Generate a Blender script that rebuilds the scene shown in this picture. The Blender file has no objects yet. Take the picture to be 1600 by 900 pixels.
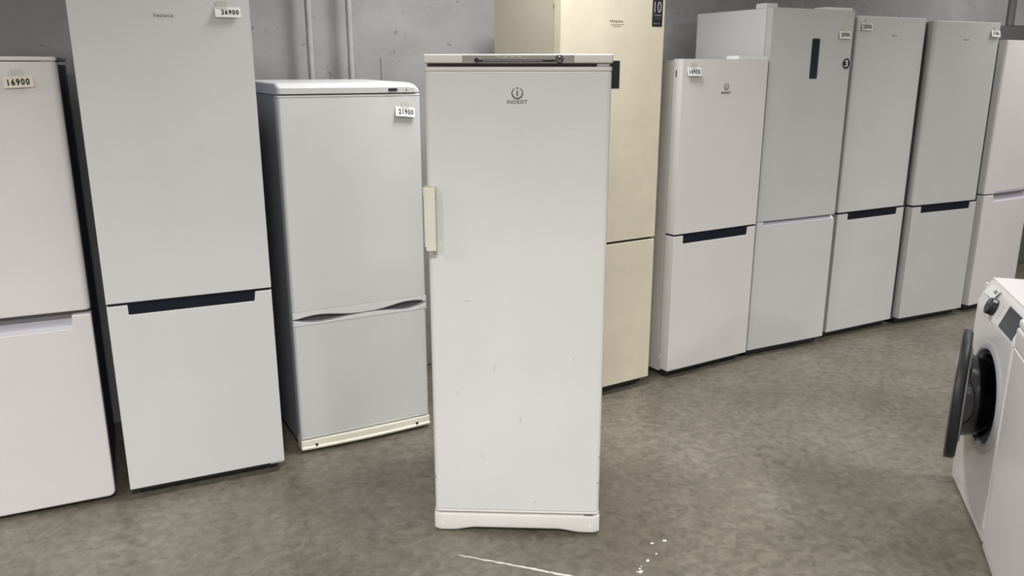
import bpy, bmesh, math, random
from mathutils import Matrix, Vector
R = math.radians
random.seed(4)
S = bpy.context.scene
C = bpy.context.collection

# ------------------------------------------------------------------ camera
cd = bpy.data.cameras.new('camera')
cam = bpy.data.objects.new('camera', cd); C.objects.link(cam)
cam.location = (0, 0, 1.628)
cam.rotation_euler = (R(90 - 14.959), 0, R(-28))
cd.sensor_width = 36.0
cd.lens = 36.0 * 1285.7 / 1600
cd.clip_start = 0.05
S.camera = cam

# ------------------------------------------------------------------ light
world = bpy.data.worlds.new('world'); S.world = world
world.use_nodes = True
world.node_tree.nodes['Background'].inputs[0].default_value = (0.8, 0.85, 0.9, 1)
world.node_tree.nodes['Background'].inputs[1].default_value = 0.05
S.view_settings.view_transform = 'Standard'
S.view_settings.look = 'None'
S.view_settings.gamma = 1.0
S.view_settings.use_curve_mapping = False
S.view_settings.exposure = 0.32
CEIL = 3.0
LAMPS = [(1.74, 2.80, 38), (-2.6, 2.6, 26), (6.1, 2.80, 28),
         (-2.5, -0.2, 92), (-0.1, 0.0, 92), (4.4, 0.75, 60),  # middle entry: unseen light added to brighten the shorter grey fridge and its neighbours
         (-2.5, -4.0, 180), (2.25, -4.0, 180), (6.9, -4.0, 130)]
for lx, ly, pw in LAMPS:
    ld = bpy.data.lights.new('overhead_light', 'AREA')
    ld.shape = 'RECTANGLE'; ld.size = 0.6; ld.size_y = 0.6
    ld.energy = pw; ld.color = (1.0, 1.0, 1.0); ld.spread = R(155)
    lo = bpy.data.objects.new('overhead_light', ld); C.objects.link(lo)
    lo.location = (lx, ly, CEIL - 0.03)

# ------------------------------------------------------------------ materials
def mat(name, col, rough=0.4, metal=0.0, bump=0.0, bscale=300.0, var=0.0, vscale=3.0,
        spec=0.5, specks=None, coat=0.0, trans=0.0, grain=None):
    m = bpy.data.materials.new(name); m.use_nodes = True
    nt = m.node_tree; b = nt.nodes['Principled BSDF']
    b.inputs['Base Color'].default_value = (*col, 1)
    b.inputs['Roughness'].default_value = rough
    b.inputs['Metallic'].default_value = metal
    b.inputs['Specular IOR Level'].default_value = spec
    b.inputs['Coat Weight'].default_value = coat
    b.inputs['Transmission Weight'].default_value = trans
    tc = nt.nodes.new('ShaderNodeTexCoord')
    last = None
    if var > 0:
        n = nt.nodes.new('ShaderNodeTexNoise'); n.inputs['Scale'].default_value = vscale
        n.inputs['Detail'].default_value = 6
        mp = nt.nodes.new('ShaderNodeMapping')
        if grain: mp.inputs['Scale'].default_value = grain
        nt.links.new(tc.outputs['Object'], mp.inputs[0]); nt.links.new(mp.outputs[0], n.inputs['Vector'])
        r = nt.nodes.new('ShaderNodeValToRGB')
        r.color_ramp.elements[0].position = 0.3; r.color_ramp.elements[1].position = 0.7
        r.color_ramp.elements[0].color = (*[c * (1 - var) for c in col], 1)
        r.color_ramp.elements[1].color = (*[min(1, c * (1 + var)) for c in col], 1)
        nt.links.new(n.outputs['Fac'], r.inputs[0]); last = r.outputs[0]
    if specks:
        scale, thr, scol = specks
        n = nt.nodes.new('ShaderNodeTexNoise'); n.inputs['Scale'].default_value = scale
        n.inputs['Detail'].default_value = 3; n.inputs['Distortion'].default_value = 0.6
        nt.links.new(tc.outputs['Object'], n.inputs['Vector'])
        r = nt.nodes.new('ShaderNodeValToRGB')
        r.color_ramp.elements[0].position = thr; r.color_ramp.elements[1].position = thr + 0.02
        r.color_ramp.elements[0].color = (0, 0, 0, 1); r.color_ramp.elements[1].color = (1, 1, 1, 1)
        nt.links.new(n.outputs['Fac'], r.inputs[0])
        mx = nt.nodes.new('ShaderNodeMix'); mx.data_type = 'RGBA'
        mx.inputs[7].default_value = (*scol, 1)
        if last: nt.links.new(last, mx.inputs[6])
        else: mx.inputs[6].default_value = (*col, 1)
        nt.links.new(r.outputs[0], mx.inputs[0]); last = mx.outputs[2]
    if last: nt.links.new(last, b.inputs['Base Color'])
    if bump > 0:
        n = nt.nodes.new('ShaderNodeTexNoise'); n.inputs['Scale'].default_value = bscale
        n.inputs['Detail'].default_value = 2
        nt.links.new(tc.outputs['Object'], n.inputs['Vector'])
        bp = nt.nodes.new('ShaderNodeBump'); bp.inputs['Strength'].default_value = bump
        bp.inputs['Distance'].default_value = 0.002
        nt.links.new(n.outputs['Fac'], bp.inputs['Height']); nt.links.new(bp.outputs[0], b.inputs['Normal'])
    return m

M = {}
M['white_old'] = mat('old_white_enamel', (0.675, 0.668, 0.645), 0.32, bump=0.10, var=0.025, vscale=2.5,
                     specks=(24, 0.775, (0.36, 0.34, 0.31)))
M['white_trim'] = mat('aged_white_plastic', (0.70, 0.675, 0.635), 0.4, var=0.03, vscale=9)
M['ivory'] = mat('ivory_plastic', (0.70, 0.67, 0.56), 0.42, var=0.04, vscale=12)
M['white_pink'] = mat('warm_white_enamel', (0.69, 0.655, 0.65), 0.3, bump=0.08, var=0.02)
M['white'] = mat('white_enamel', (0.64, 0.638, 0.628), 0.35, bump=0.10, var=0.02)
M['white_warm'] = mat('warm_white_satin', (0.68, 0.645, 0.625), 0.35, bump=0.08, var=0.02)
M['silver'] = mat('pale_silver_enamel', (0.575, 0.568, 0.55), 0.38, bump=0.10, var=0.03)
M['pale'] = mat('pale_grey_enamel', (0.60, 0.60, 0.585), 0.38, bump=0.10, var=0.03)
M['silver_dim'] = mat('dimmed_silver_enamel', (0.52, 0.513, 0.497), 0.38, bump=0.10, var=0.03)  # on the display fridge's upper door, dimmer light is put into this colour
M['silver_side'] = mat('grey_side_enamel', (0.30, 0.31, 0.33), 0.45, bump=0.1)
M['shaded_side'] = mat('gap_shade_side_enamel', (0.16, 0.185, 0.22), 0.45, bump=0.1)  # shade of the gaps between fridges put into this side colour
M['beige'] = mat('beige_lacquer', (0.68, 0.615, 0.48), 0.36, bump=0.08, var=0.05, vscale=7)
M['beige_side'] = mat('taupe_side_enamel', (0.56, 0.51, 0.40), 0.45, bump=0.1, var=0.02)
M['lilac'] = mat('lilac_grey_plastic', (0.47, 0.45, 0.50), 0.35)
M['door_grey'] = mat('dark_grey_door_paint', (0.12, 0.118, 0.113), 0.6, var=0.05)
M['recess_grey'] = mat('grip_shadow_plastic', (0.22, 0.22, 0.24), 0.5)  # shading inside the wavy grip openings put into this grey
M['recess'] = mat('dark_navy_plastic', (0.007, 0.010, 0.019), 0.6, spec=0.2)
M['gasket'] = mat('grey_gasket', (0.16, 0.15, 0.15), 0.7)
M['black'] = mat('black_plastic', (0.012, 0.012, 0.013), 0.35)
M['dark'] = mat('dark_rubber', (0.03, 0.03, 0.032), 0.6)
M['screen'] = mat('dark_glass_panel', (0.016, 0.02, 0.03), 0.15)
M['ink'] = mat('dark_grey_ink', (0.018, 0.016, 0.016), 0.8, spec=0.1)
M['ink_brown'] = mat('brown_grey_ink', (0.10, 0.085, 0.08), 0.45)
M['ink_light'] = mat('pale_grey_ink', (0.42, 0.42, 0.46), 0.5)
M['ink_faint'] = mat('faint_grey_ink', (0.22, 0.22, 0.21), 0.5)
M['paper'] = mat('white_paper', (0.70, 0.70, 0.68), 0.9, spec=0.1)
M['paper_cream'] = mat('cream_paper', (0.70, 0.65, 0.53), 0.9, spec=0.1)
M['tape'] = mat('yellowed_tape', (0.56, 0.54, 0.48), 0.3)
M['metal_strip'] = mat('brushed_grey_plastic', (0.34, 0.325, 0.29), 0.35, metal=0.3, var=0.08, vscale=20, grain=(1, 1, 8))
M['chrome'] = mat('chrome', (0.75, 0.75, 0.76), 0.12, metal=1.0)
M['steel'] = mat('drum_steel', (0.30, 0.30, 0.31), 0.3, metal=1.0)
M['wm_white'] = mat('washer_white_enamel', (0.66, 0.635, 0.63), 0.28, bump=0.04, var=0.01)
M['wm_grey'] = mat('washer_ring_plastic', (0.42, 0.41, 0.41), 0.3)
M['wm_dark'] = mat('dark_door_plastic', (0.016, 0.018, 0.018), 0.45, spec=0.3)
M['rubber'] = mat('grey_bellows_rubber', (0.07, 0.075, 0.08), 0.5)
M['glass'] = mat('clear_door_glass', (0.9, 0.92, 0.92), 0.03, trans=1.0)
M['pipe'] = mat('grey_painted_pipe', (0.36, 0.355, 0.345), 0.5, bump=0.2, bscale=120, var=0.08, vscale=30)
M['paint_white'] = mat('white_floor_paint', (0.75, 0.73, 0.66), 0.7, var=0.1, vscale=60)
M['stain'] = mat('floor_stain', (0.105, 0.098, 0.082), 0.7)
M['plug'] = mat('screw_plug_white', (0.78, 0.77, 0.74), 0.4)

def concrete():
    m = bpy.data.materials.new('worn_concrete_floor'); m.use_nodes = True
    nt = m.node_tree; b = nt.nodes['Principled BSDF']; L = nt.links.new
    tc = nt.nodes.new('ShaderNodeTexCoord')
    def noise(scale, detail, dist=0.0, stretch=None, rot=0):
        mp = nt.nodes.new('ShaderNodeMapping')
        if stretch: mp.inputs['Scale'].default_value = stretch
        mp.inputs['Rotation'].default_value = (0, 0, rot)
        n = nt.nodes.new('ShaderNodeTexNoise'); n.inputs['Scale'].default_value = scale
        n.inputs['Detail'].default_value = detail; n.inputs['Distortion'].default_value = dist
        L(tc.outputs['Object'], mp.inputs[0]); L(mp.outputs[0], n.inputs['Vector']); return n.outputs['Fac']
    def ramp(src, p0, p1, c0, c1):
        r = nt.nodes.new('ShaderNodeValToRGB')
        r.color_ramp.elements[0].position = p0; r.color_ramp.elements[1].position = p1
        r.color_ramp.elements[0].color = (*c0, 1); r.color_ramp.elements[1].color = (*c1, 1)
        L(src, r.inputs[0]); return r.outputs[0]
    def mix(f, a, c, kind='MIX'):
        x = nt.nodes.new('ShaderNodeMix'); x.data_type = 'RGBA'; x.blend_type = kind
        if isinstance(f, float): x.inputs[0].default_value = f
        else: L(f, x.inputs[0])
        L(a, x.inputs[6])
        if isinstance(c, tuple): x.inputs[7].default_value = (*c, 1)
        else: L(c, x.inputs[7])
        return x.outputs[2]
    base = ramp(noise(1.6, 8, 0.4), 0.32, 0.70, (0.132, 0.115, 0.087), (0.208, 0.188, 0.149))
    fine = ramp(noise(26, 6, 0.8), 0.3, 0.72, (0.66, 0.66, 0.65), (1.18, 1.18, 1.18))
    col = mix(1.0, base, fine, 'MULTIPLY')
    for rot, sc, thr in ((0.5, 5, 0.67), (-0.6, 6, 0.68), (1.3, 4, 0.69)):
        s = ramp(noise(sc, 5, 1.2, (0.5, 6, 1), rot), thr, thr + 0.03, (0, 0, 0), (0.55, 0.55, 0.55))
        col = mix(s, col, (0.115, 0.105, 0.088))
    sp = ramp(noise(90, 3), 0.72, 0.75, (0, 0, 0), (0.6, 0.6, 0.6))
    col = mix(sp, col, (0.09, 0.082, 0.07))
    L(col, b.inputs['Base Color'])
    L(ramp(noise(3, 5), 0.3, 0.7, (0.22,) * 3, (0.42,) * 3), b.inputs['Roughness'])
    bp = nt.nodes.new('ShaderNodeBump'); bp.inputs['Strength'].default_value = 0.25; bp.inputs['Distance'].default_value = 0.003
    L(noise(60, 4), bp.inputs['Height']); L(bp.outputs[0], b.inputs['Normal'])
    return m

def plaster():
    m = bpy.data.materials.new('grey_painted_wall'); m.use_nodes = True
    nt = m.node_tree; b = nt.nodes['Principled BSDF']; L = nt.links.new
    tc = nt.nodes.new('ShaderNodeTexCoord')
    def noise(scale, detail, dist=0.0):
        n = nt.nodes.new('ShaderNodeTexNoise'); n.inputs['Scale'].default_value = scale
        n.inputs['Detail'].default_value = detail; n.inputs['Distortion'].default_value = dist
        L(tc.outputs['Object'], n.inputs['Vector']); return n.outputs['Fac']
    r = nt.nodes.new('ShaderNodeValToRGB')
    r.color_ramp.elements[0].position = 0.3; r.color_ramp.elements[1].position = 0.72
    r.color_ramp.elements[0].color = (0.295, 0.292, 0.288, 1); r.color_ramp.elements[1].color = (0.36, 0.356, 0.348, 1)
    L(noise(4.5, 7, 0.5), r.inputs[0])
    r2 = nt.nodes.new('ShaderNodeValToRGB')
    r2.color_ramp.elements[0].position = 0.69; r2.color_ramp.elements[1].position = 0.71
    r2.color_ramp.elements[0].color = (0, 0, 0, 1); r2.color_ramp.elements[1].color = (0.8, 0.8, 0.8, 1)
    L(noise(20, 3, 0.4), r2.inputs[0])
    x = nt.nodes.new('ShaderNodeMix'); x.data_type = 'RGBA'; x.inputs[7].default_value = (0.19, 0.185, 0.18, 1)
    L(r2.outputs[0], x.inputs[0]); L(r.outputs[0], x.inputs[6]); L(x.outputs[2], b.inputs['Base Color'])
    b.inputs['Roughness'].default_value = 0.6
    bp = nt.nodes.new('ShaderNodeBump'); bp.inputs['Strength'].default_value = 0.35; bp.inputs['Distance'].default_value = 0.006
    L(noise(22, 5, 0.3), bp.inputs['Height']); L(bp.outputs[0], b.inputs['Normal'])
    return m
M['floor'] = concrete()
M['wall'] = plaster()
M['ceiling'] = mat('grey_ceiling', (0.42, 0.42, 0.42), 0.8)

# ------------------------------------------------------------------ mesh helpers
def link(name, bm, m, parent=None, smooth=False):
    bmesh.ops.recalc_face_normals(bm, faces=bm.faces)
    me = bpy.data.meshes.new(name); bm.to_mesh(me); bm.free()
    if smooth:
        me.shade_smooth()
        me.set_sharp_from_angle(angle=R(50))
    o = bpy.data.objects.new(name, me); C.objects.link(o)
    if smooth:
        w = o.modifiers.new('weighted_normals', 'WEIGHTED_NORMAL'); w.keep_sharp = True; w.weight = 100
    if m: me.materials.append(M[m])
    if parent: o.parent = parent
    return o

def add_box(bm, x0, x1, y0, y1, z0, z1):
    vs = [bm.verts.new((x, y, z)) for x in (x0, x1) for y in (y0, y1) for z in (z0, z1)]
    for f in ((0, 1, 3, 2), (4, 6, 7, 5), (0, 4, 5, 1), (2, 3, 7, 6), (0, 2, 6, 4), (1, 5, 7, 3)):
        bm.faces.new([vs[i] for i in f])
    return vs

def bevel_edges(bm, test, off, seg):
    es = [e for e in bm.edges if test(e)]
    if es: bmesh.ops.bevel(bm, geom=es, offset=off, segments=seg, profile=0.5, affect='EDGES')

def vertical(e):
    d = e.verts[1].co - e.verts[0].co
    return abs(d.z) > 0.9 * d.length

def box(name, x0, x1, y0, y1, z0, z1, m, parent=None, bev=0.003, vbev=0, seg=2):
    """bevelled box; vbev rounds the two front vertical edges first"""
    bm = bmesh.new(); add_box(bm, x0, x1, y0, y1, z0, z1)
    if vbev:
        bevel_edges(bm, lambda e: vertical(e) and all(abs(v.co.y - y0) < 1e-5 for v in e.verts), vbev, 5)
    if bev:
        bevel_edges(bm, lambda e: e.calc_face_angle(0) > R(50), bev, seg)
    return link(name, bm, m, parent, smooth=True)

def prism(name, pts, y0, y1, m, parent=None, bev=0.0015, vbev=0):
    """outline in the x-z plane pushed from y0 (front) to y1 (back)"""
    bm = bmesh.new()
    a = [bm.verts.new((x, y0, z)) for x, z in pts]; b = [bm.verts.new((x, y1, z)) for x, z in pts]
    n = len(pts)
    bm.faces.new(a); bm.faces.new(b[::-1])
    for i in range(n): bm.faces.new((a[i], b[i], b[(i + 1) % n], a[(i + 1) % n]))
    bmesh.ops.recalc_face_normals(bm, faces=bm.faces)
    if bev: bevel_edges(bm, lambda e: e.calc_face_angle(0) > R(40), bev, 2)
    return link(name, bm, m, parent, smooth=True)

def cyl(name, p, r, h, axis, m, parent=None, seg=24, r2=None, bev=0.0):
    bm = bmesh.new()
    bmesh.ops.create_cone(bm, cap_ends=True, segments=seg, radius1=r, radius2=r if r2 is None else r2, depth=h)
    if bev: bevel_edges(bm, lambda e: e.calc_face_angle(0) > R(50), bev, 2)
    rot = {'z': Matrix(), 'y': Matrix.Rotation(R(90), 4, 'X'), 'x': Matrix.Rotation(R(90), 4, 'Y')}[axis]
    bmesh.ops.transform(bm, matrix=Matrix.Translation(p) @ rot, verts=bm.verts)
    return link(name, bm, m, parent, smooth=True)

def ring(name, cx, cz, prof, m, parent=None, seg=48, y=0.0, a0=0.0, a1=360.0):
    """revolve profile [(radius, y)] about the y axis at (cx, cz)"""
    bm = bmesh.new(); full = abs(a1 - a0 - 360) < 1e-6
    cnt = seg if full else seg + 1
    rows = []
    for i in range(cnt):
        a = R(a0 + (a1 - a0) * i / seg)
        rows.append([bm.verts.new((cx + r * math.cos(a), y + yy, cz + r * math.sin(a))) for r, yy in prof])
    for i in range(cnt if full else cnt - 1):
        p, q = rows[i], rows[(i + 1) % cnt]
        for k in range(len(prof) - 1): bm.faces.new((p[k], p[k + 1], q[k + 1], q[k]))
    bmesh.ops.remove_doubles(bm, verts=bm.verts, dist=1e-6)
    return link(name, bm, m, parent, smooth=True)

def text(name, body, x0, x1, z0, z1, y, m, parent, bold=0.0, ext=0.0006, space=1.05):
    """flat lettering on a plane facing -y, fitted to the given rectangle"""
    cu = bpy.data.curves.new('lettering', 'FONT'); cu.body = body; cu.size = 1.0
    cu.offset = bold; cu.space_character = space; cu.resolution_u = 3
    t = bpy.data.objects.new('lettering', cu); C.objects.link(t)
    me = bpy.data.meshes.new_from_object(t.evaluated_get(bpy.context.evaluated_depsgraph_get()))
    bpy.data.objects.remove(t); bpy.data.curves.remove(cu)
    bm = bmesh.new(); bm.from_mesh(me); bpy.data.meshes.remove(me)
    xs = [v.co.x for v in bm.verts]; ys = [v.co.y for v in bm.verts]
    ax, bx, ay, by = min(xs), max(xs), min(ys), max(ys)
    for v in bm.verts:
        v.co = ((v.co.x - ax) / (bx - ax) * (x1 - x0) + x0, y, (v.co.y - ay) / (by - ay) * (z1 - z0) + z0)
    g = bmesh.ops.extrude_face_region(bm, geom=bm.faces[:])
    for v in [e for e in g['geom'] if isinstance(e, bmesh.types.BMVert)]: v.co.y -= ext
    return link(name, bm, m, parent)

def thing(name, label, cat, loc=(0, 0, 0), rz=0.0, group=None):
    o = bpy.data.objects.new(name, None); C.objects.link(o)
    o.empty_display_size = 0.1
    o.location = loc; o.rotation_euler = (0, 0, R(rz))
    o['label'] = label; o['category'] = cat
    if group: o['group'] = group
    return o

def tagit(o, label, cat, group=None):
    o['label'] = label; o['category'] = cat
    if group: o['group'] = group
    return o

def struct(o, label, cat):
    o['kind'] = 'structure'; o['label'] = label; o['category'] = cat; return o

# ------------------------------------------------------------------ room shell
X0, X1, Y0, YW = -5.0, 9.3, -8.0, 4.08
floor = struct(box('floor', X0, X1, Y0, YW, -0.2, 0.0, 'floor', bev=0), 'worn grey brown concrete floor with scratches', 'floor')
wall = struct(box('wall_back', X0, X1, YW, YW + 0.2, -0.2, CEIL + 0.2, 'wall', bev=0), 'grey painted rough wall behind the row of fridges', 'wall')
struct(box('wall_left', X0 - 0.2, X0, Y0, YW + 0.2, -0.2, CEIL + 0.2, 'wall', bev=0), 'grey painted side wall at the left end', 'wall')
struct(box('wall_right', X1, X1 + 0.2, Y0, YW + 0.2, -0.2, CEIL + 0.2, 'wall', bev=0), 'grey painted side wall at the right end', 'wall')
struct(box('wall_front', X0, X1, Y0 - 0.2, Y0, -0.2, CEIL + 0.2, 'wall', bev=0), 'grey painted wall behind the viewer', 'wall')
struct(box('ceiling', X0, X1, Y0, YW, CEIL, CEIL + 0.2, 'ceiling', bev=0), 'plain grey ceiling above the fridges', 'ceiling')
# dark door at the right end, patched board low on the wall
dr1 = struct(box('door_1', 6.33, 7.45, YW - 0.045, YW, 0.004, 1.940, 'door_grey', bev=0.003), 'dark grey door in the wall behind the far right fridge', 'door')
box('handle', 7.30, 7.42, YW - 0.085, YW - 0.046, 1.00, 1.025, 'steel', dr1, 0.004)
struct(box('trim_1', 6.53, 7.45, YW - 0.03, YW, 1.945, CEIL, 'wall', bev=0.003), 'raised grey wall panel above the dark door', 'wall panel')
struct(box('trim_2', 1.425, 1.80, YW - 0.006, YW, 0.02, 1.679, 'wall', bev=0.002), 'flat grey board patch on the wall beside the front fridge', 'wall panel')
struct(box('trim_3', 6.465, 6.515, 4.06, YW, 1.945, CEIL, 'gasket', bev=0.002), 'dark vertical strip standing for the shadowed joint beside the raised wall panel', 'trim')  # dark strip added as the shade in the gap at the panel edge

# paint marks on the floor
def blob(name, x, y, rx, ry, rot, m, n=14, h=0.0012):
    bm = bmesh.new(); pts = []
    for i in range(n):
        a = 2 * math.pi * i / n; k = random.uniform(0.8, 1.15)
        px, py = rx * k * math.cos(a), ry * k * math.sin(a)
        pts.append((x + px * math.cos(rot) - py * math.sin(rot), y + px * math.sin(rot) + py * math.cos(rot)))
    lo = [bm.verts.new((p[0], p[1], 0)) for p in pts]; hi = [bm.verts.new((p[0], p[1], h)) for p in pts]
    bm.faces.new(hi); bm.faces.new(lo[::-1])
    for i in range(n): bm.faces.new((lo[i], lo[(i + 1) % n], hi[(i + 1) % n], hi[i]))
    return link(name, bm, m, floor)
def stroke(name, p0, p1, w, m, n=26, h=0.0008):
    bm = bmesh.new(); a, b = Vector((*p0, 0)), Vector((*p1, 0)); d = (b - a).normalized(); q = Vector((-d.y, d.x, 0))
    rows = []
    for i in range(n + 1):
        t = i / n; c = a.lerp(b, t) + q * random.uniform(-0.002, 0.002)
        ww = w * (0.35 + 0.65 * t) * random.uniform(0.6, 1.25) * (0.3 if i in (0, n) else 1)
        rows.append([bm.verts.new(c - q * ww), bm.verts.new(c + q * ww), bm.verts.new(c + q * ww + Vector((0, 0, h))), bm.verts.new(c - q * ww + Vector((0, 0, h)))])
    for r, s in zip(rows, rows[1:]):
        for k in range(4): bm.faces.new((r[k], r[(k + 1) % 4], s[(k + 1) % 4], s[k]))
    bm.faces.new(rows[0]); bm.faces.new(rows[-1][::-1])
    return link(name, bm, m, floor)
stroke('paint_line', (1.014, 2.308), (1.36, 1.95), 0.0058, 'paint_white', 34)
for x, y, a in ((1.514, 1.930, 0.0085), (1.522, 1.946, 0.0045), (1.534, 1.954, 0.003), (1.503, 1.934, 0.003),
                (1.574, 1.971, 0.007), (1.625, 1.990, 0.004), (1.652, 2.049, 0.0058), (1.701, 2.042, 0.0075)):
    blob('paint_drop', x, y, a, a * 0.75, random.random() * 3, 'paint_white')
for x, y, a in ((1.362, 2.195, 0.014), (2.603, 2.263, 0.007), (2.215, 2.018, 0.008), (2.315, 1.729, 0.005)):
    blob('stain_spot', x, y, a, a * 0.7, 0.4, 'stain', h=0.0004)

# pipes on the wall
for px, lab in ((1.045, 'thin grey pipe on the wall, the one nearer the tall left fridge'),
                (1.239, 'thin grey pipe on the wall, the one nearer the front fridge')):
    t = thing('wall_pipe', lab, 'pipe', (px, YW - 0.11, 0), 0, 'vertical pipes on the back wall')
    cyl('pipe', (0, 0, CEIL / 2), 0.0145, CEIL - 0.004, 'z', 'pipe', t, 20)
    for z in (0.5, 2.4):
        b = box('bracket', -0.006, 0.006, 0.010, 0.109, z - 0.012, z + 0.012, 'pipe', t, bev=0.001)
        bm = bmesh.new()
        bmesh.ops.create_cone(bm, cap_ends=True, segments=20, radius1=0.018, radius2=0.018, depth=0.022)
        bmesh.ops.translate(bm, verts=bm.verts, vec=(0, 0, z)); link('clamp', bm, 'pipe', t, True)

# ------------------------------------------------------------------ fridge helpers
def feet(t, w, d, top, front=0.07):
    for x in (0.06, w - 0.06):
        for y in (front, d - 0.06):
            cyl('foot', (x, y, top / 2), 0.02, top, 'z', 'dark', t, 16)

def notch_door(name, t, w, y1, z0, z1, n0, n1, nz, m, vbev=0.0, slope=0.006):
    pts = [(0, z0), (w, z0), (w, z1), (n1, z1), (n1 - slope, nz), (n0, nz), (n0, z1), (0, z1)]
    o = prism(name, pts, 0, y1, m, t, bev=0.0022)
    return o

def price_tag(fr, u, z, w, h, s, label, cream=False, roll=0.0, tilt=14.0, tape=True, yoff=0.0, tape_dx=0.0, num=(0.24, 0.92, 0.24, 0.74)):
    """paper card hung by tape at its top edge; its lower edge stands off the door"""
    t = thing('price_tag', label, 'price tag', group='price tags taped to the appliances')
    bpy.context.view_layer.update()
    t.matrix_world = fr.matrix_world @ Matrix.Translation((u, -0.0015 + yoff, z)) @ Matrix.Rotation(R(roll), 4, 'Y') @ Matrix.Rotation(R(-tilt), 4, 'X')
    # local: top edge at z=0, card hangs to z=-h
    bm = bmesh.new(); n = 8; rows = []
    for i in range(n + 1):
        x = -w / 2 + w * i / n; by = 0.0
        rows.append([bm.verts.new((x, 0, 0)), bm.verts.new((x, by, -h)), bm.verts.new((x, by - 0.0008, -h)), bm.verts.new((x, -0.0008, 0))])
    for r, q in zip(rows, rows[1:]):
        for k in range(4): bm.faces.new((r[k], r[(k + 1) % 4], q[(k + 1) % 4], q[k]))
    bm.faces.new(rows[0]); bm.faces.new(rows[-1][::-1])
    link('card', bm, 'paper_cream' if cream else 'paper', t)
    o = text('lettering', s, -w / 2 + w * num[0], -w / 2 + w * num[1], -h * num[3], -h * num[2], -0.0010, 'ink', t, bold=0.034, ext=0.0004, space=1.28)
    if tape:
        o = box('tape', tape_dx - w * 0.2, tape_dx + w * 0.2, -0.0018, -0.0010, -h * 0.16, 0.0, 'tape', t, bev=0)
        p = bpy.data.objects.new('tape', box('tape_end', tape_dx - w * 0.2, tape_dx + w * 0.2, -0.0009, -0.0004, 0, h * 0.55, 'tape', t, bev=0).data)
        q = [x for x in t.children if x.name.startswith('tape_end')][0]
        q.rotation_euler = (R(tilt), 0, 0)
        bpy.data.objects.remove(p)
    return t

def emblem(t, cx, cz, r, y, m='ink_brown'):
    """broken circle with a letter i inside"""
    bm = bmesh.new(); w = r * 0.15; n = 40
    rows = []
    for i in range(n + 1):
        a = R(90 + 28 + (360 - 56) * i / n)
        tw = w * (0.45 + 0.55 * math.sin(math.pi * i / n))
        rows.append([bm.verts.new((cx + q * math.cos(a), yy, cz + q * math.sin(a))) for q, yy in ((r - tw, y), (r + tw, y), (r + tw, y - 0.0006), (r - tw, y - 0.0006))])
    for p, q in zip(rows, rows[1:]):
        for k in range(4): bm.faces.new((p[k], p[(k + 1) % 4], q[(k + 1) % 4], q[k]))
    bm.faces.new(rows[0]); bm.faces.new(rows[-1][::-1])
    add_box(bm, cx - r * 0.13, cx + r * 0.13, y - 0.0006, y, cz - r * 0.55, cz + r * 0.5)
    add_box(bm, cx - r * 0.16, cx + r * 0.16, y - 0.0006, y, cz + r * 0.80, cz + r * 1.10)
    return link('emblem', bm, m, t)

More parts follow.
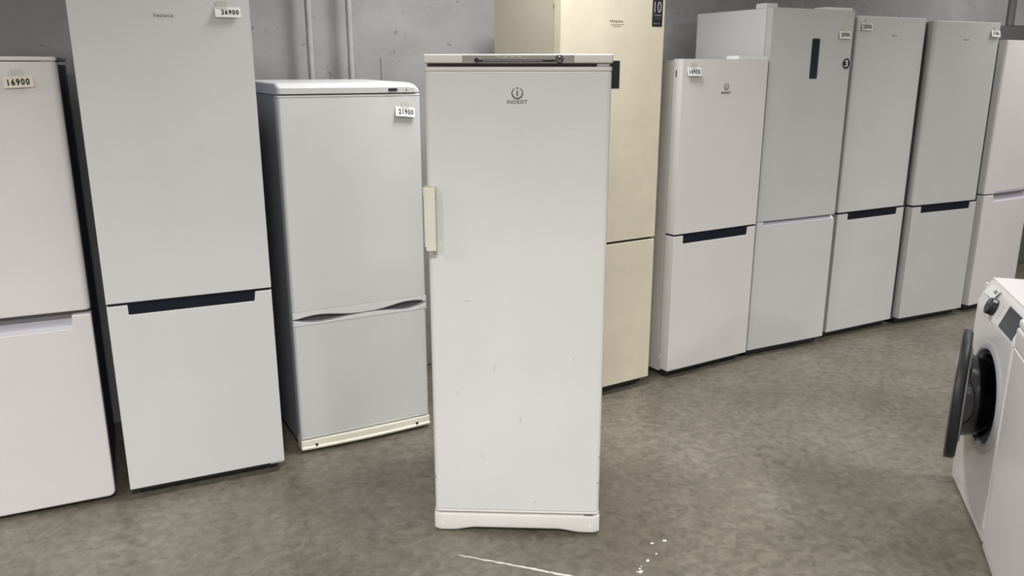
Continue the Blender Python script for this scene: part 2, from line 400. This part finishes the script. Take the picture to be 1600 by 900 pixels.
# ------------------------------------------------------------------ the fridge standing in front
def front_fridge():
    t = thing('refrigerator', 'worn white single door fridge standing out in front of the row', 'fridge', (1.006, 2.489, 0), -30.56)
    W, H, D = 0.595, 1.67, 0.62
    box('body', 0.004, W - 0.004, 0.062, D, 0.03, 1.655, 'white_old', t, 0.004)
    d = box('door', 0.002, W - 0.003, 0.0, 0.056, 0.088, 1.619, 'white_old', t, 0.004, vbev=0.018)
    box('door_trim', 0.001, W - 0.002, -0.001, 0.056, 1.6195, 1.632, 'white_trim', t, 0.002, vbev=0.018)
    box('door_trim', 0.001, W - 0.002, -0.001, 0.056, 0.0800, 0.0878, 'white_trim', t, 0.002, vbev=0.018)
    box('gasket', 0.012, W - 0.012, 0.03, 0.062, 1.630, 1.646, 'gasket', t, 0)
    box('hinge', W - 0.05, W - 0.012, 0.006, 0.05, 1.6325, 1.641, 'wm_grey', t, 0.001)
    tp = box('top_panel', 0.0, W, -0.002, D, 1.643, 1.67, 'white_trim', t, 0.005, vbev=0.010)
    # control strip with knob and slider bar
    box('control_strip', 0.125, 0.474, -0.0035, 0.002, 1.6445, 1.6665, 'metal_strip', t, 0.0008)
    box('slider_bar', 0.172, 0.415, -0.0052, 0.0, 1.6465, 1.6535, 'black', t, 0.0008)
    box('slider_line', 0.190, 0.375, -0.0058, 0.0, 1.6492, 1.6510, 'ink_light', t, 0)
    cyl('slider_button', (0.170, -0.003, 1.6515), 0.0075, 0.006, 'y', 'black', t, 20)
    ring('knob_ring', 0.428, 1.6552, [(0.0, -0.006), (0.0125, -0.006), (0.0128, 0.0)], 'black', t)
    cyl('knob', (0.428, -0.010, 1.6552), 0.0088, 0.012, 'y', 'chrome', t, 24, bev=0.002)
    for i in range(4):
        x = 0.232 + i * 0.022
        box('indicator', x, x + 0.012, -0.0045, 0.0, 1.6618, 1.6640, 'paper', t, 0)
    text('lettering', 'No Frost', 0.190, 0.240, 1.6565, 1.6640, -0.0036, 'ink_faint', t)
    # emblem and name
    emblem(t, 0.297, 1.552, 0.0165, 0.0)
    text('lettering', 'INDESIT', 0.265, 0.329, 1.5195, 1.5310, 0.0, 'ink_brown', t, bold=0.012)
    # handle on the left edge
    h = box('handle', 0.004, 0.035, -0.047, -0.032, 1.052, 1.250, 'ivory', t, 0.005, seg=3)
    box('mount', -0.004, 0.034, -0.036, 0.012, 1.228, 1.258, 'ivory', h, 0.006, seg=3)
    box('mount', 0.002, 0.034, -0.036, 0.008, 1.050, 1.074, 'ivory', h, 0.006, seg=3)
    box('bracket', -0.0035, 0.006, -0.030, 0.05, 1.062, 1.240, 'ivory', h, 0.002)
    # plinth with arched lower edge, bulging slightly forward
    bm = bmesh.new(); n = 32; rows = []
    for i in range(n + 1):
        f = i / n; x = f * W
        e = min(f, 1 - f); k = max(0, min(1, (e - 0.10) / 0.16)); k = k * k * (3 - 2 * k)
        zb = 0.006 + 0.012 * k; fy = -0.006 + 0.012 * max(0, 1 - e / 0.03) ** 2
        prof = [(fy + 0.014, zb), (fy + 0.003, zb + 0.003), (fy - 0.001, zb + 0.012), (fy, 0.066), (fy + 0.004, 0.0735), (0.06, 0.0745), (0.06, zb)]
        rows.append([bm.verts.new((x, y, z)) for y, z in prof])
    for p, q in zip(rows, rows[1:]):
        for k in range(7): bm.faces.new((p[k], p[(k + 1) % 7], q[(k + 1) % 7], q[k]))
    bm.faces.new(rows[0]); bm.faces.new(rows[-1][::-1])
    pl = link('plinth', bm, 'white_trim', t, True)
    for x in (0.030, W - 0.034):
        cyl('screw_cap', (x, -0.0065, 0.036), 0.0055, 0.003, 'y', 'plug', pl, 16)
    box('gasket', 0.006, W - 0.006, 0.02, 0.062, 0.0700, 0.0830, 'gasket', t, 0)
    feet(t, W, D, 0.031, 0.10)
    for x, z, w, hh in ((0.080, 0.106, .0015, .006), (0.362, 0.120, .0018, .009), (0.006, 0.21, .002, .012), (0.582, 0.205, .007, .002),
                       (0.17, 0.30, .012, .0012), (0.22, 0.62, .0012, .02), (0.06, 1.02, .004, .002), (0.47, 1.44, .005, .0012),
                       (0.12, 0.87, .02, .001), (0.31, 0.43, .001, .025), (0.587, 0.30, .003, .008), (0.09, 0.53, .001, .015)):
        box('paint_chip', x, x + w, -0.0004, 0.001, z, z + hh, 'ink_faint', d, 0)
    box('rust_chip', 0.540, 0.572, -0.0016, 0.0, 0.0745, 0.0778, 'ink_brown', t, 0)
    return t
front_fridge()

# ------------------------------------------------------------------ leftmost fridge
def left_fridge():
    t = thing('refrigerator', 'warm white fridge freezer at the left edge with a cream price tag', 'fridge', (-0.605, 3.310, 0), -3.20)
    W, D = 0.60, 0.62
    box('body', 0.006, W - 0.004, 0.066, D, 0.025, 1.640, 'shaded_side', t, 0.004)
    box('top_panel', 0.0, W, 0.002, D, 1.6515, 1.666, 'white_pink', t, 0.004, vbev=0.012)
    box('door', 0.0, W, 0.0, 0.058, 0.775, 1.649, 'white_pink', t, 0.004, vbev=0.022)
    d = prism('freezer_door', [(0.0, 0.020), (W - 0.02, 0.020), (W - 0.006, 0.026), (W, 0.040), (W, 0.760), (0.536, 0.760), (0.532, 0.716), (0.525, 0.711), (0.075, 0.711), (0.068, 0.716), (0.064, 0.760), (0, 0.760)],
              0, 0.058, 'white_pink', t, 0.006)
    # scooped grip
    bm = bmesh.new()
    pr = [(0.0, 0.711), (0.006, 0.722), (0.028, 0.742), (0.040, 0.762), (0.056, 0.762), (0.056, 0.700), (0.0, 0.700)]
    a = [bm.verts.new((0.064, y + 0.002, z)) for y, z in pr]; b = [bm.verts.new((0.536, y + 0.002, z)) for y, z in pr]
    for i in range(7): bm.faces.new((a[i], a[(i + 1) % 7], b[(i + 1) % 7], b[i]))
    bm.faces.new(a); bm.faces.new(b[::-1])
    link('grip', bm, 'lilac', d)
    box('gasket', 0.01, W - 0.012, 0.03, 0.066, 0.740, 0.790, 'gasket', t, 0)
    box('gasket', 0.01, W - 0.012, 0.02, 0.060, 1.640, 1.655, 'gasket', t, 0)
    box('hinge', W - 0.045, W - 0.006, 0.004, 0.05, 1.6492, 1.6512, 'wm_grey', t, 0)
    feet(t, W, D, 0.026)
    price_tag(t, 0.479, 1.602, 0.088, 0.038, '16900', 'cream paper price tag reading 16900 on the leftmost fridge', True, roll=-3, tilt=12, num=(.14, .88, .22, .80))
    return t
left_fridge()

# ------------------------------------------------------------------ fridges with a dark notch grip between the doors
def notch_fridge(loc, rz, label, W, H, D, zs, m, side, notch, base=0.045, dt=0.052, vb=0.0):
    t = thing('refrigerator', label, 'fridge', loc, rz)
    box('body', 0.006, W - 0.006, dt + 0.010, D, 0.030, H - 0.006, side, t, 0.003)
    box('gasket', 0.016, W - 0.016, dt - 0.002, dt + 0.010, base + 0.02, H - 0.02, 'gasket', t, 0)
    box('door', 0.0, W, 0.0, dt, zs + 0.004, H, m, t, 0.003, vbev=vb)
    n0, n1, nz = notch
    fd = notch_door('freezer_door', t, W, dt, base, zs - 0.007, n0, n1, nz, m)
    box('grip_recess', n0 + 0.0005, n1 - 0.0065, 0.0035, dt - 0.002, nz + 0.0006, zs - 0.0072, 'recess', fd, 0)
    box('grip_liner', 0.004, W - 0.004, 0.008, dt, zs - 0.0068, zs + 0.0038, 'recess', t, 0)
    box('base_strip', 0.02, W - 0.02, 0.045, 0.075, 0.012, base + 0.005, 'dark', t, 0)
    feet(t, W, D, 0.031)
    return t

B = notch_fridge((0.046, 3.242, 0), -2.83, 'tall plain white fridge freezer second from the left with dark grip slot', 0.588, 1.90, 0.62, 0.790, 'white', 'shaded_side', (0.071, 0.527, 0.745))
text('lettering', 'Бирюса', 0.265, 0.328, 1.797, 1.812, 0.0, 'ink_faint', B, bold=0.01)
box('hinge', 0.53, 0.584, 0.004, 0.05, 0.0395, 0.0448, 'wm_grey', B, 0.001)
price_tag(B, 0.512, 1.838, 0.088, 0.036, '26900', 'white price tag reading 26900 on the tall left fridge', False, roll=0, tilt=16, tape_dx=-0.02)

Ef = notch_fridge((2.694, 3.287, 0), 3.67, 'white two door fridge beside the beige one with round emblem', 0.60, 1.672, 0.60, 0.793, 'white_warm', 'white_warm', (0.064, 0.540, 0.743), 0.048, 0.066)
emblem(Ef, 0.306, 1.537, 0.0155, 0.0, 'ink')
text('lettering', 'INDESIT', 0.272, 0.340, 1.500, 1.513, 0.0, 'ink', Ef, bold=0.012)
box('hinge_cover', 0.385, 0.592, 0.004, 0.09, 1.6725, 1.690, 'paper', Ef, 0.004)
box('scuff', -0.0006, 0.001, 0.040, 0.047, 1.585, 1.618, 'ink', Ef, 0)
box('hinge', 0.0, 0.012, 0.066, 0.078, 0.10, 0.115, 'plug', Ef, 0.001)
price_tag(Ef, 0.072, 1.631, 0.092, 0.042, '14900', 'white price tag reading 14900 on the fridge beside the beige one', tilt=16, num=(.14, .90, .2, .82))

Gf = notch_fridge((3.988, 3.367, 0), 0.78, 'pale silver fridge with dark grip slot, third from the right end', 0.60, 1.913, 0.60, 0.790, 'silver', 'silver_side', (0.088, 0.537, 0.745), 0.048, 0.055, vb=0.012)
text('lettering', 'Бирюса', 0.298, 0.352, 1.8045, 1.8160, 0.0, 'ink_faint', Gf)
price_tag(Gf, 0.077, 1.874, 0.088, 0.040, '20900', 'small price tag at the upper left of the third fridge from the right end', tilt=10, num=(.1, .9, .2, .8))
Hf = notch_fridge((4.638, 3.349, 0), -2.53, 'pale silver fridge with dark grip slot, second from the right end', 0.599, 1.901, 0.60, 0.786, 'silver_dim', 'silver_side', (0.078, 0.540, 0.738), 0.048, 0.055, vb=0.022)
text('lettering', 'Бирюса', 0.262, 0.318, 1.7905, 1.8020, 0.0, 'ink_faint', Hf)
price_tag(Hf, 0.545, 1.855, 0.084, 0.040, '31900', 'small price tag at the upper right of the second fridge from the right end', roll=3, tilt=12, num=(.18, .82, .25, .75))

# ------------------------------------------------------------------ shorter grey fridge with wavy grips
def wave_fridge():
    t = thing('refrigerator', 'shorter grey fridge with wavy grips and rounded top beside the wall pipes', 'fridge', (0.733, 3.329, 0), 0.49)
    W, D = 0.601, 0.60
    box('body', 0.004, W - 0.004, 0.058, D, 0.030, 1.525, 'silver_side', t, 0.004)  # shade of the narrow gap put into the side colour
    us = [0.0, 0.02, 0.05, 0.087, 0.12, 0.16, 0.207, 0.25, 0.303, 0.36, 0.401, 0.44, 0.475, 0.50, 0.53, 0.555, 0.575, 0.592, W]
    up = [0.611, 0.612, 0.617, 0.621, 0.6215, 0.618, 0.611, 0.606, 0.604, 0.606, 0.610, 0.617, 0.623, 0.626, 0.6265, 0.625, 0.622, 0.617, 0.613]
    lo = [0.607, 0.602, 0.594, 0.588, 0.586, 0.587, 0.592, 0.597, 0.600, 0.600, 0.597, 0.592, 0.588, 0.586, 0.588, 0.592, 0.597, 0.604, 0.608]
    TL = 0.640; BL = 0.579
    box('door', 0.0, W, 0.0, 0.052, TL, 1.515, 'pale', t, 0.002, vbev=0.014)
    prism('grip', [(0, TL - 0.0008), *[(u, z) for u, z in zip(us, up)], (W, TL - 0.0008)], -0.001, 0.052, 'white', t, 0.001)
    prism('grip', [(W, BL + 0.0008), *[(u, z) for u, z in list(zip(us, lo))[::-1]], (0, BL + 0.0008)], -0.001, 0.052, 'white', t, 0.001)
    box('freezer_door', 0.0, W, 0.0, 0.052, 0.073, BL, 'pale', t, 0.002, vbev=0.014)
    box('door_trim', 0.0, W, -0.001, 0.052, 1.5155, 1.5245, 'white', t, 0.002, vbev=0.014)
    box('door_trim', 0.0, W, -0.001, 0.052, 0.0650, 0.0725, 'white', t, 0.002, vbev=0.014)
    box('grip_recess', 0.006, W - 0.006, 0.030, 0.056, 0.570, 0.650, 'recess_grey', t, 0)
    box('gasket', 0.010, W - 0.010, 0.030, 0.058, 0.06, 1.530, 'gasket', t, 0)
    # top cover: upright fascia, chamfer, flat top, side skirts
    bm = bmesh.new()
    pr = [(0.006, 1.528), (-0.004, 1.530), (-0.006, 1.552), (0.0, 1.556), (0.030, 1.568), (0.050, 1.572), (D - 0.03, 1.5775), (D, 1.574), (D, 1.528)]
    xs = [(0.0, 0.018, -0.010), (0.006, 0.004, -0.002), (0.018, 0, 0), (W - 0.06, 0, 0), (W - 0.03, 0, -0.003), (W - 0.01, 0.004, -0.010), (W, 0.014, -0.020)]
    rows = []
    for x, dy, dz in xs:
        rows.append([bm.verts.new((x, y + (dy if i < 5 else 0), z + (dz if 2 <= i <= 7 else 0))) for i, (y, z) in enumerate(pr)])
    n = len(pr)
    for p, q in zip(rows, rows[1:]):
        for k in range(n): bm.faces.new((p[k], p[(k + 1) % n], q[(k + 1) % n], q[k]))
    bm.faces.new(rows[0]); bm.faces.new(rows[-1][::-1])
    tc = link('top_cover', bm, 'white', t, True)
    box('display', 0.458, 0.496, -0.0075, 0.0, 1.5370, 1.5475, 'screen', tc, 0.0005)
    box('indicator', 0.535, 0.541, -0.0072, 0.0, 1.5400, 1.5450, 'ink_faint', tc, 0)
    # bulging ivory plinth
    bm = bmesh.new(); n = 24; rows = []
    for i in range(n + 1):
        f = i / n; x = W * f; y = -0.004 - 0.012 * math.sin(math.pi * f)
        pr = [(y + 0.006, 0.014), (y - 0.004, 0.018), (y - 0.006, 0.026), (y + 0.002, 0.031), (y + 0.002, 0.056), (y + 0.006, 0.060), (0.06, 0.060), (0.06, 0.014)]
        rows.append([bm.verts.new((x, a, z)) for a, z in pr])
    for p, q in zip(rows, rows[1:]):
        for k in range(8): bm.faces.new((p[k], p[(k + 1) % 8], q[(k + 1) % 8], q[k]))
    bm.faces.new(rows[0]); bm.faces.new(rows[-1][::-1])
    pl = link('plinth', bm, 'ivory', t, True)
    for x in (0.065, W - 0.065):
        cyl('screw_hole', (x, -0.0075, 0.034), 0.006, 0.006, 'y', 'black', pl, 16)
    feet(t, W, D, 0.031)
    price_tag(t, 0.530, 1.470, 0.086, 0.040, '21900', 'white price tag reading 21900 on the shorter grey fridge', roll=5, tilt=14, num=(.16, .92, .22, .78))
    return t
wave_fridge()

# ------------------------------------------------------------------ beige fridge behind the front one
def beige_fridge():
    t = thing('refrigerator', 'tall beige fridge freezer standing behind the front white fridge', 'fridge', (1.963, 3.238, 0), 3.82)
    W, D, H = 0.599, 0.575, 2.0
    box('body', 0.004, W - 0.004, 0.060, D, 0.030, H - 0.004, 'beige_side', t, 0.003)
    box('gasket', 0.012, W - 0.012, 0.049, 0.060, 0.07, H - 0.02, 'gasket', t, 0)
    box('door', 0.0, W, 0.0, 0.050, 0.806, H, 'beige', t, 0.003)
    fd = prism('freezer_door', [(0, 0.050), (W, 0.050), (W, 0.793), (0, 0.793)], 0, 0.050, 'beige', t, 0.003)
    box('grip_recess', 0.006, W - 0.006, 0.020, 0.052, 0.785, 0.812, 'recess', t, 0)
    d = box('display_panel', 0.255, 0.338, -0.0012, 0.002, 1.537, 1.661, 'black', t, 0.0005)
    st = box('sticker', 0.523, 0.586, -0.0008, 0.001, 1.817, 1.985, 'black', t, 0)
    text('lettering', '10', 0.534, 0.577, 1.880, 1.930, -0.0008, 'ink_light', st)
    text('lettering', 'ГАРАНТИЯ', 0.534, 0.576, 1.866, 1.871, -0.0008, 'ink_light', st)
    for z in (1.858, 1.852):
        box('rule_line', 0.540, 0.574, -0.0012, 0.0, z, z + 0.001, 'ink_faint', st, 0)
    text('lettering', 'Hotpoint', 0.533, 0.570, 1.828, 1.833, -0.0008, 'ink_light', st)
    text('lettering', 'Hotpoint', 0.274, 0.350, 1.827, 1.842, 0.0, 'ink_brown', t, bold=0.004)
    box('rule_line', 0.278, 0.354, -0.0006, 0.001, 1.8205, 1.8218, 'ink_brown', t, 0)
    text('lettering', 'ARISTON', 0.290, 0.335, 1.810, 1.815, 0.0, 'ink_brown', t)
    box('hinge', 0.0, 0.02, 0.051, 0.060, 1.90, 1.93, 'beige_side', t, 0.001)
    box('base_strip', 0.02, W - 0.02, 0.045, 0.075, 0.012, 0.055, 'dark', t, 0)
    feet(t, W, D, 0.031)
    return t
beige_fridge()

# ------------------------------------------------------------------ fridge with a vertical dark display
def display_fridge():
    t = thing('refrigerator', 'pale silver fridge with a narrow vertical dark display on its door', 'fridge', (3.314, 3.339, 0), -0.89)
    W, D, H = 0.60, 0.61, 1.934
    box('body', 0.004, W - 0.004, 0.050, D, 0.030, H - 0.002, 'white', t, 0.003)
    box('gasket', 0.012, W - 0.012, 0.040, 0.050, 0.07, H - 0.02, 'gasket', t, 0)
    box('door', 0.0, W, 0.0, 0.042, 0.802, H, 'silver_dim', t, 0.003)  # darker than the lower door: weaker light up here painted in
    # the lower door's top is a sloped grip ledge
    fd = box('freezer_door', 0.0, W, 0.0, 0.042, 0.050, 0.776, 'silver', t, 0.003)
    box('door_trim', 0.0, 0.048, 0.0, 0.042, 0.7765, 0.799, 'silver', t, 0.002)
    bm = bmesh.new()
    pr = [(0.002, 0.7765), (0.030, 0.800), (0.042, 0.800), (0.042, 0.7765)]
    a = [bm.verts.new((0.049, y, z)) for y, z in pr]; b = [bm.verts.new((W - 0.002, y, z)) for y, z in pr]
    for i in range(4): bm.faces.new((a[i], a[(i + 1) % 4], b[(i + 1) % 4], b[i]))
    bm.faces.new(a); bm.faces.new(b[::-1])
    link('grip', bm, 'lilac', fd)
    # display
    bm = bmesh.new(); add_box(bm, 0.297, 0.353, -0.0015, 0.002, 1.572, 1.783)
    es = [e for e in bm.edges if abs((e.verts[0].co - e.verts[1].co).normalized().y) > 0.9]
    bmesh.ops.bevel(bm, geom=es, offset=0.007, segments=4, profile=0.5, affect='EDGES')
    link('display_panel', bm, 'screen', t)
    # round sticker
    s = ring('sticker', 0.570, 1.652, [(0.0, -0.0010), (0.036, -0.0010), (0.036, 0.0005)], 'ink_light', t, y=0)
    ring('sticker_disc', 0.570, 1.652, [(0.0, -0.0014), (0.028, -0.0014), (0.028, 0.0)], 'black', s)
    text('lettering', '3', 0.557, 0.583, 1.634, 1.671, -0.0014, 'paper', s, bold=0.02)
    box('hinge_cover', 0.002, 0.075, 0.05, 0.13, H - 0.0015, H + 0.024, 'white', t, 0.004)
    box('hinge_cover', 0.385, 0.585, 0.006, 0.09, H + 0.0003, H + 0.013, 'paper', t, 0.004)
    box('base_strip', 0.02, W - 0.02, 0.035, 0.065, 0.012, 0.055, 'dark', t, 0)
    feet(t, W, D, 0.031)
    price_tag(t, 0.536, 1.826, 0.090, 0.042, '28900', 'small price tag on the fridge with the vertical dark display', tilt=10, num=(.14, .88, .22, .78))
    return t
display_fridge()

# ------------------------------------------------------------------ fridge at the far right end
def end_fridge():
    t = thing('refrigerator', 'warm white fridge at the far right end of the row', 'fridge', (5.318, 3.322, 0), 2.6)
    W, D, H = 0.535, 0.62, 1.80
    box('body', 0.006, W - 0.006, 0.062, D, 0.030, H - 0.004, 'silver_side', t, 0.003)
    box('gasket', 0.012, W - 0.012, 0.048, 0.062, 0.07, H - 0.02, 'gasket', t, 0)
    box('door', 0.0, W, 0.0, 0.055, 0.817, H, 'white_pink', t, 0.003, vbev=0.012)
    fd = prism('freezer_door', [(0, 0.050), (W, 0.050), (W, 0.808), (0.495, 0.808), (0.49, 0.764), (0.108, 0.764), (0.104, 0.808), (0, 0.808)], 0, 0.055, 'white_pink', t, 0.004)
    bm = bmesh.new()
    pr = [(0.003, 0.765), (0.034, 0.790), (0.040, 0.812), (0.053, 0.812), (0.053, 0.755), (0.003, 0.755)]
    a = [bm.verts.new((0.103, y, z)) for y, z in pr]; b = [bm.verts.new((0.496, y, z)) for y, z in pr]
    for i in range(6): bm.faces.new((a[i], a[(i + 1) % 6], b[(i + 1) % 6], b[i]))
    bm.faces.new(a); bm.faces.new(b[::-1])
    link('grip', bm, 'lilac', fd)
    box('grip_lip', 0.11, 0.49, 0.004, 0.03, 0.8172, 0.832, 'lilac', t, 0).location = (0, -0.0045, 0)
    box('base_strip', 0.02, W - 0.02, 0.045, 0.075, 0.012, 0.055, 'dark', t, 0)
    feet(t, W, D, 0.031)
    return t
end_fridge()

# ------------------------------------------------------------------ washing machines
def plate_with_hole(name, pts, cx, cz, r, y0, y1, m, parent, seg=48):
    """front plate (outline in x-z) with a round hole, thickness y0..y1"""
    bm = bmesh.new()
    a = [bm.verts.new((x, y0, z)) for x, z in pts]
    c = [bm.verts.new((cx + r * math.cos(2 * math.pi * i / seg), y0, cz + r * math.sin(2 * math.pi * i / seg))) for i in range(seg)]
    es = [bm.edges.new((a[i], a[(i + 1) % len(a)])) for i in range(len(a))] + [bm.edges.new((c[i], c[(i + 1) % seg])) for i in range(seg)]
    bmesh.ops.triangle_fill(bm, use_beauty=True, use_dissolve=False, edges=es)
    g = bmesh.ops.extrude_face_region(bm, geom=bm.faces[:])
    for v in [e for e in g['geom'] if isinstance(e, bmesh.types.BMVert)]: v.co.y = y1
    return link(name, bm, m, parent)

def washer(loc, rz, label, open_deg, W=0.54):
    t = thing('washing_machine', label, 'washing machine', loc, rz)
    D, H, PZ = 0.52, 0.85, 0.735         # PZ: lower edge of the sloped control panel
    cx, cz, r = W / 2 + 0.045, 0.475, 0.165
    # cabinet shell open at the front
    bm = bmesh.new()
    for b in ((0.004, 0.022, 0.02, D, 0.03, 0.83), (W - 0.022, W - 0.004, 0.02, D, 0.03, 0.83), (0.004, W - 0.004, D - 0.018, D, 0.03, 0.83), (0.004, W - 0.004, 0.02, D, 0.03, 0.045)):
        add_box(bm, *b)
    link('cabinet', bm, 'wm_white', t)
    # worktop
    box('worktop', 0.0, W, 0.045, D + 0.01, 0.826, H, 'wm_white', t, 0.008, seg=3)
    # front panel with rounded vertical ends
    n = 6; rr = 0.022
    plate_with_hole('front_panel', [(rr, 0.06), (W - rr, 0.06), (W - rr, PZ), (rr, PZ)], cx, cz, r + 0.018, 0.0, 0.022, 'wm_white', t)
    for sx, x in ((1, rr), (-1, W - rr)):
        bm = bmesh.new(); rows = []
        for i in range(n + 1):
            a = R(90 * i / n); px = x - sx * rr * math.sin(a); py = rr - rr * math.cos(a)
            rows.append([bm.verts.new((px, py, 0.06)), bm.verts.new((px, py, PZ))])
        e = [bm.verts.new((x, rr, 0.06)), bm.verts.new((x, rr, PZ))]
        for p, q in zip(rows, rows[1:]): bm.faces.new((p[0], q[0], q[1], p[1])); bm.faces.new((p[1], q[1], e[1])); bm.faces.new((q[0], p[0], e[0]))
        link('corner_trim', bm, 'wm_white', t, True)
    box('plinth', 0.004, W - 0.004, 0.004, 0.022, 0.014, 0.0585, 'wm_white', t, 0.003)
    # sloped control panel
    bm = bmesh.new()
    pr = [(0.0, PZ + 0.002), (0.002, 0.76), (0.026, 0.825), (0.036, 0.840), (0.050, 0.8485), (0.060, 0.8490), (0.060, PZ + 0.002)]
    k = len(pr); rows = []
    for x, dy in ((0.0, 0.012), (0.008, 0.003), (0.02, 0), (W - 0.02, 0), (W - 0.008, 0.003), (W, 0.012)):
        rows.append([bm.verts.new((x, y + (dy if i < 4 else 0), z)) for i, (y, z) in enumerate(pr)])
    for p, q in zip(rows, rows[1:]):
        for i in range(k): bm.faces.new((p[i], p[(i + 1) % k], q[(i + 1) % k], q[i]))
    bm.faces.new(rows[0]); bm.faces.new(rows[-1][::-1])
    cp = link('control_panel', bm, 'wm_white', t, True)
    sl = math.atan2(0.024, 0.065)
    def onpanel(o, x, z):           # lay a part built around the origin (facing -y) on the sloped panel
        y = 0.002 + (z - 0.76) * 0.024 / 0.065
        o.matrix_local = Matrix.Translation((x, y, z)) @ Matrix.Rotation(-sl, 4, 'X')
        return o
    onpanel(box('drawer_front', -0.062, 0.062, -0.003, 0.004, -0.024, 0.024, 'wm_white', cp, 0.002), 0.085, 0.782)
    kn = onpanel(cyl('program_knob', (0, -0.013, 0), 0.031, 0.026, 'y', 'black', cp, 32, bev=0.004), 0.215, 0.785)
    box('pointer', -0.002, 0.002, -0.0268, -0.0258, 0.006, 0.028, 'ink_light', kn, 0)
    ds = onpanel(box('display', -0.085, 0.085, -0.0015, 0.003, -0.040, 0.040, 'screen', cp, 0.001), 0.425, 0.790)
    for i in range(5):
        onpanel(box('program_mark', -0.006, 0.006, -0.0006, 0.001, -0.001, 0.001, 'ink_faint', cp, 0), 0.290, 0.768 + i * 0.010)
    # porthole: ring, bellows, drum
    ring('porthole_ring', cx, cz, [(r + 0.040, -0.0005), (r + 0.030, -0.008), (r + 0.012, -0.010), (r + 0.004, 0.004), (r + 0.004, 0.022), (r + 0.022, 0.024)], 'wm_grey', t)
    ring('bellows', cx, cz, [(r + 0.006, 0.004), (r - 0.006, 0.000), (r - 0.014, 0.016), (r - 0.010, 0.040), (r - 0.026, 0.060), (r - 0.018, 0.085), (r + 0.03, 0.09)], 'rubber', t)
    dr = ring('drum', cx, cz, [(r + 0.035, 0.088), (r + 0.06, 0.10), (r + 0.06, 0.38), (r - 0.05, 0.40), (0.0, 0.385)], 'steel', t)
    for a in (20, 140, 260):
        b = box('drum_paddle', -0.018, 0.018, 0.11, 0.36, -0.02, 0.02, 'wm_grey', dr, 0.008)
        b.matrix_local = Matrix.Translation((cx, 0, cz)) @ Matrix.Rotation(R(a), 4, 'Y') @ Matrix.Translation((r + 0.04, 0, 0))
    # door, hinged on its left
    ro = 0.238
    hx, hy = cx - ro + 0.012, -0.012
    d = ring('door', 0, 0, [(0.0, -0.036), (ro * 0.6, -0.036), (ro - 0.016, -0.035), (ro - 0.003, -0.032), (ro, -0.026), (ro - 0.001, -0.008), (ro - 0.010, 0.0), (r - 0.010, 0.002), (r - 0.015, -0.012), (0.0, -0.030)], 'wm_dark', t, 64)
    ring('rim', 0, 0, [(ro - 0.005, -0.0355), (ro + 0.002, -0.0365), (ro + 0.003, -0.0325), (ro - 0.002, -0.030)], 'ink_brown', d, 64)
    ring('glass_bowl', 0, 0, [(r - 0.012, 0.0), (r - 0.018, 0.020), (r - 0.030, 0.055), (r - 0.060, 0.085), (0.05, 0.098), (0.0, 0.100), (0.0, 0.095), (0.05, 0.093), (r - 0.063, 0.080), (r - 0.034, 0.052), (r - 0.022, 0.019), (r - 0.017, 0.0)], 'glass', d, 48)
    ring('latch_ring', 0, 0, [(r + 0.012, 0.0015), (r + 0.006, 0.006), (r - 0.006, 0.006), (r - 0.012, 0.001)], 'wm_grey', d, 48)
    d.matrix_local = Matrix.Translation((hx, hy, cz)) @ Matrix.Rotation(R(-open_deg), 4, 'Z') @ Matrix.Translation((ro - 0.012, 0, 0))
    if open_deg > 1:
        box('hinge', hx - 0.012, hx + 0.02, hy - 0.006, 0.004, cz - 0.05, cz + 0.05, 'wm_grey', t, 0.003)
    for x in (0.05, W - 0.05):
        for y in (0.06, D - 0.05): cyl('foot', (x, y, 0.0155), 0.02, 0.031, 'z', 'dark', t, 16)
    return t

w1 = washer((3.045, 1.873, 0), -135.0, 'white washing machine with its dark round door ajar, at the right edge', 14.0)
price_tag(w1, 0.135, 0.842, 0.120, 0.040, 'SAX', 'white paper tag on the control panel of the open washing machine', tilt=36, yoff=0.029, num=(.62, .92, .14, .5), tape=False)

def plain_washer(loc, rz):
    """top loader seen from the front corner: flat front, lid seam, control board at the back"""
    t = thing('washing_machine', 'plain fronted white washing machine nearest the camera, cut off by the right edge', 'washing machine', loc, rz)
    W, D, H = 0.60, 0.50, 0.845
    box('cabinet', 0.0, W, 0.0, D, 0.035, 0.745, 'wm_white', t, 0.005, vbev=0.012, seg=3)
    box('seam', 0.008, W - 0.008, 0.006, D - 0.01, 0.742, 0.752, 'gasket', t, 0)
    box('top_cover', 0.0, W, 0.0, D, 0.749, 0.815, 'wm_white', t, 0.008, vbev=0.012, seg=3)
    box('lid', 0.004, W - 0.004, 0.003, D - 0.12, 0.8165, H, 'wm_white', t, 0.009, vbev=0.012, seg=3)
    cp = box('control_panel', 0.004, W - 0.004, D - 0.115, D, 0.8155, H + 0.03, 'wm_white', t, 0.008, seg=3)
    cyl('program_knob', (W * 0.7, D - 0.06, H + 0.038), 0.026, 0.02, 'z', 'black', cp, 24, bev=0.003)
    box('plinth', 0.01, W - 0.01, 0.004, 0.02, 0.012, 0.0345, 'wm_white', t, 0.002)
    for x in (0.05, W - 0.05):
        for y in (0.06, D - 0.05): cyl('foot', (x, y, 0.018), 0.02, 0.036, 'z', 'dark', t, 16)
    return t
plain_washer((2.654, 1.487, 0), -138.0)
